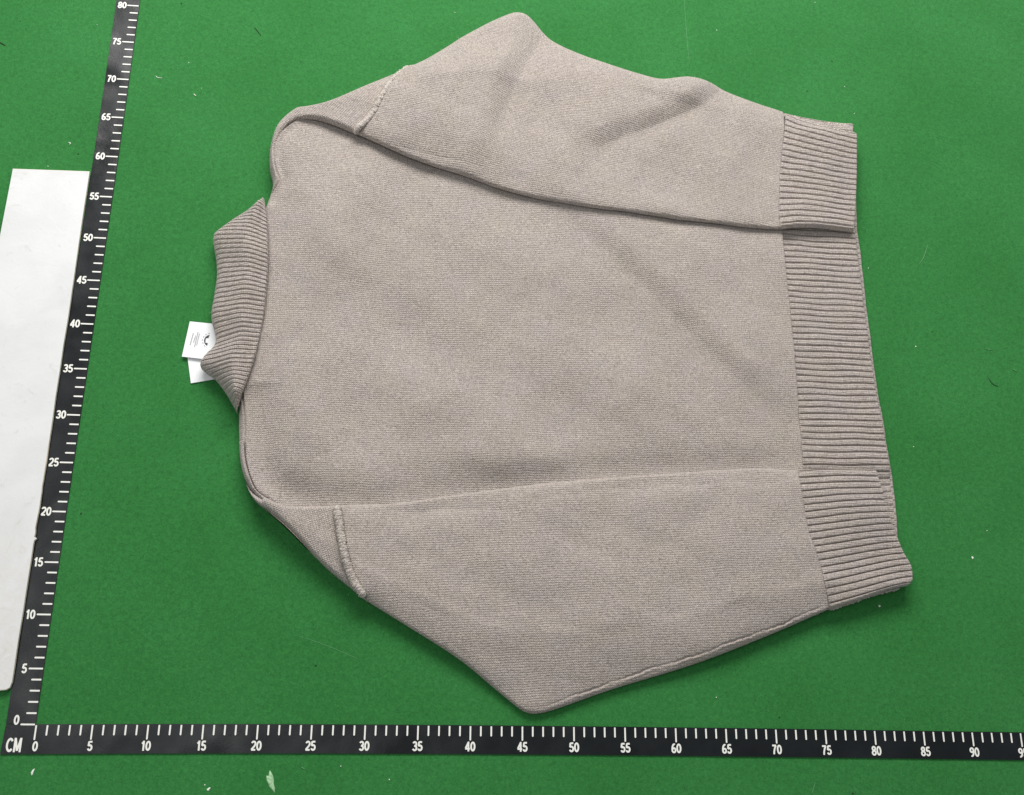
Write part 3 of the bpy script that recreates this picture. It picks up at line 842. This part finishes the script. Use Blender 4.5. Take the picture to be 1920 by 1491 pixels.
def flake(p, sx, sy, rot, mat, label, group, name='lint_speck', h=0.0006, n=11, cat='lint'):
    c = px(p)[:2]; V = []; r = np.random.default_rng(int(p[0] * 7 + p[1])); 
    for ring, zz in ((1.0, 0.0), (0.93, h * 0.6), (0.55, h)):
        for i in range(n):
            a = 2 * math.pi * i / n; 
            if ring == 1.0 and len(V) < n: pass
            q = ring * (1 + 0.22 * math.sin(a * 3 + p[0]) + 0.14 * math.sin(a * 5 + p[1]))
            x, y = sx * q * math.cos(a), sy * q * math.sin(a)
            V.append((x * math.cos(rot) - y * math.sin(rot), x * math.sin(rot) + y * math.cos(rot), zz - (0.0001 if zz == 0 else 0)))
    F = [(k * n + i, k * n + (i + 1) % n, (k + 1) * n + (i + 1) % n, (k + 1) * n + i) for k in (0, 1) for i in range(n)] + [tuple(range(2 * n, 3 * n))]
    o = link(name, mesh(name, V, F), mat); o.location = (c[0], c[1], 0); tag(o, label, cat, group)

DF = 'dark fibres on the felt'; WF = 'pale fibres on the felt'; WS = 'white specks on the felt'; BS = 'dark specks on the felt'
fibre([(477, 51), (482, 57), (489, 66)], 0.0009, M_LINT_B, 'dark fibre on the green felt above the collar side shoulder', DF)
fibre([(-4, 77), (3, 81), (10, 85)], 0.0010, M_LINT_B, 'dark fibre on the felt outside the upright ruler near its 75 mark', DF)
fibre([(1853.5, 708), (1861, 719), (1872, 724.5)], 0.0008, M_LINT_B, 'curved dark fibre on the felt beyond the ribbed hem', DF)
fibre([(292, 142), (296, 145.5), (304, 146)], 0.0009, M_LINT_W, 'curled white fibre on the felt beside the 70 mark', WF)
fibre([(128, 267), (131.5, 268), (130.5, 271)], 0.0011, M_LINT_W, 'tiny white hook shaped fibre above the white board', WF)
fibre([(363, 176), (367.5, 180)], 0.0011, M_LINT_W, 'short straight white fibre between upright ruler and shoulder', WF)
fibre([(1740, 459), (1736, 472), (1731, 485), (1722, 498)], 0.0007, M_LINT_G, 'long pale fibre on the felt beside the hem', WF)
fibre([(1845, 653), (1852, 655), (1862, 656)], 0.0008, M_LINT_G, 'short pale fibre above the curved dark fibre', WF)
fibre([(1899, 692), (1906, 696)], 0.0009, M_LINT_G, 'short pale fibre just beyond the curved dark fibre', WF)
fibre([(1529, 1467), (1526, 1478), (1523, 1489)], 0.0006, M_LINT_G, 'pale straight fibre on the felt below the 75 mark', WF)
fibre([(1283, 0), (1286, 40), (1289, 80), (1294, 128)], 0.0005, M_LINT_G, 'long faint thread on the felt beyond the folded sleeve hump', WF)
fibre([(556, 1192), (600, 1206), (640, 1222), (680, 1240)], 0.0004, M_LINT_G, 'long faint thread on the felt between sleeve elbow and ruler corner', WF)
fibre([(565, 1439), (571, 1442)], 0.0008, M_LINT_G, 'tiny pale fibre on the felt below the 25 mark', WF)
for p, s in (((354, 118), .0006), ((378, 166), .0005), ((1344, 57), .0007), ((1583.5, 163), .0006), ((1717, 650), .0008), ((1713, 838), .0006), ((1850.5, 995.5), .0006), ((1649, 1136.5), .0012), ((1602, 213), .0006),
             ((639, 1437), .0006), ((730, 1462), .0007), ((384, 1472), .0007), ((853, 24), .0006), ((1528, 5), .0006), ((182, 47), .0005), ((90, 312), .0006), ((1628, 503), .0006), ((1343, 1308), .0006)):
    flake(p, s, s * 0.8, p[0], M_LINT_W, 'tiny white lint speck on the green felt', WS)
flake((1823.5, 1046), 0.0011, 0.0015, 0.2, M_LINT_W, 'white crumb on the felt beyond the lower cuff, biggest speck near the hem', WS)
flake((61, 1448), 0.0011, 0.0030, -0.25, M_LINT_W, 'elongated white flake on the felt below the ruler corner', WS)
flake((391, 1480), 0.0019, 0.0011, 0.8, M_LINT_W, 'angular pale crumb on the felt below the 15 mark', WS)
flake((508, 1465), 0.0030, 0.0088, 0.30, M_GLUE, 'pale green smear of dried glue on the felt below the 20 mark', None, 'glue_smear', 0.0005, 15, 'smear')
for p, s in (((340, 7), .0010), ((1559.5, 115), .0008), ((1513, 171), .0009), ((147, 289), .0008), ((1599, 1488), .0010), ((1461, 1345), .0008), ((592, 1248), .0009), ((152, 963), .0009), ((38, 40), .0006), ((1748, 622), .0006)):
    flake(p, s, s * 0.8, p[1], M_LINT_B, 'tiny dark speck on the green felt', BS, 'dark_speck')
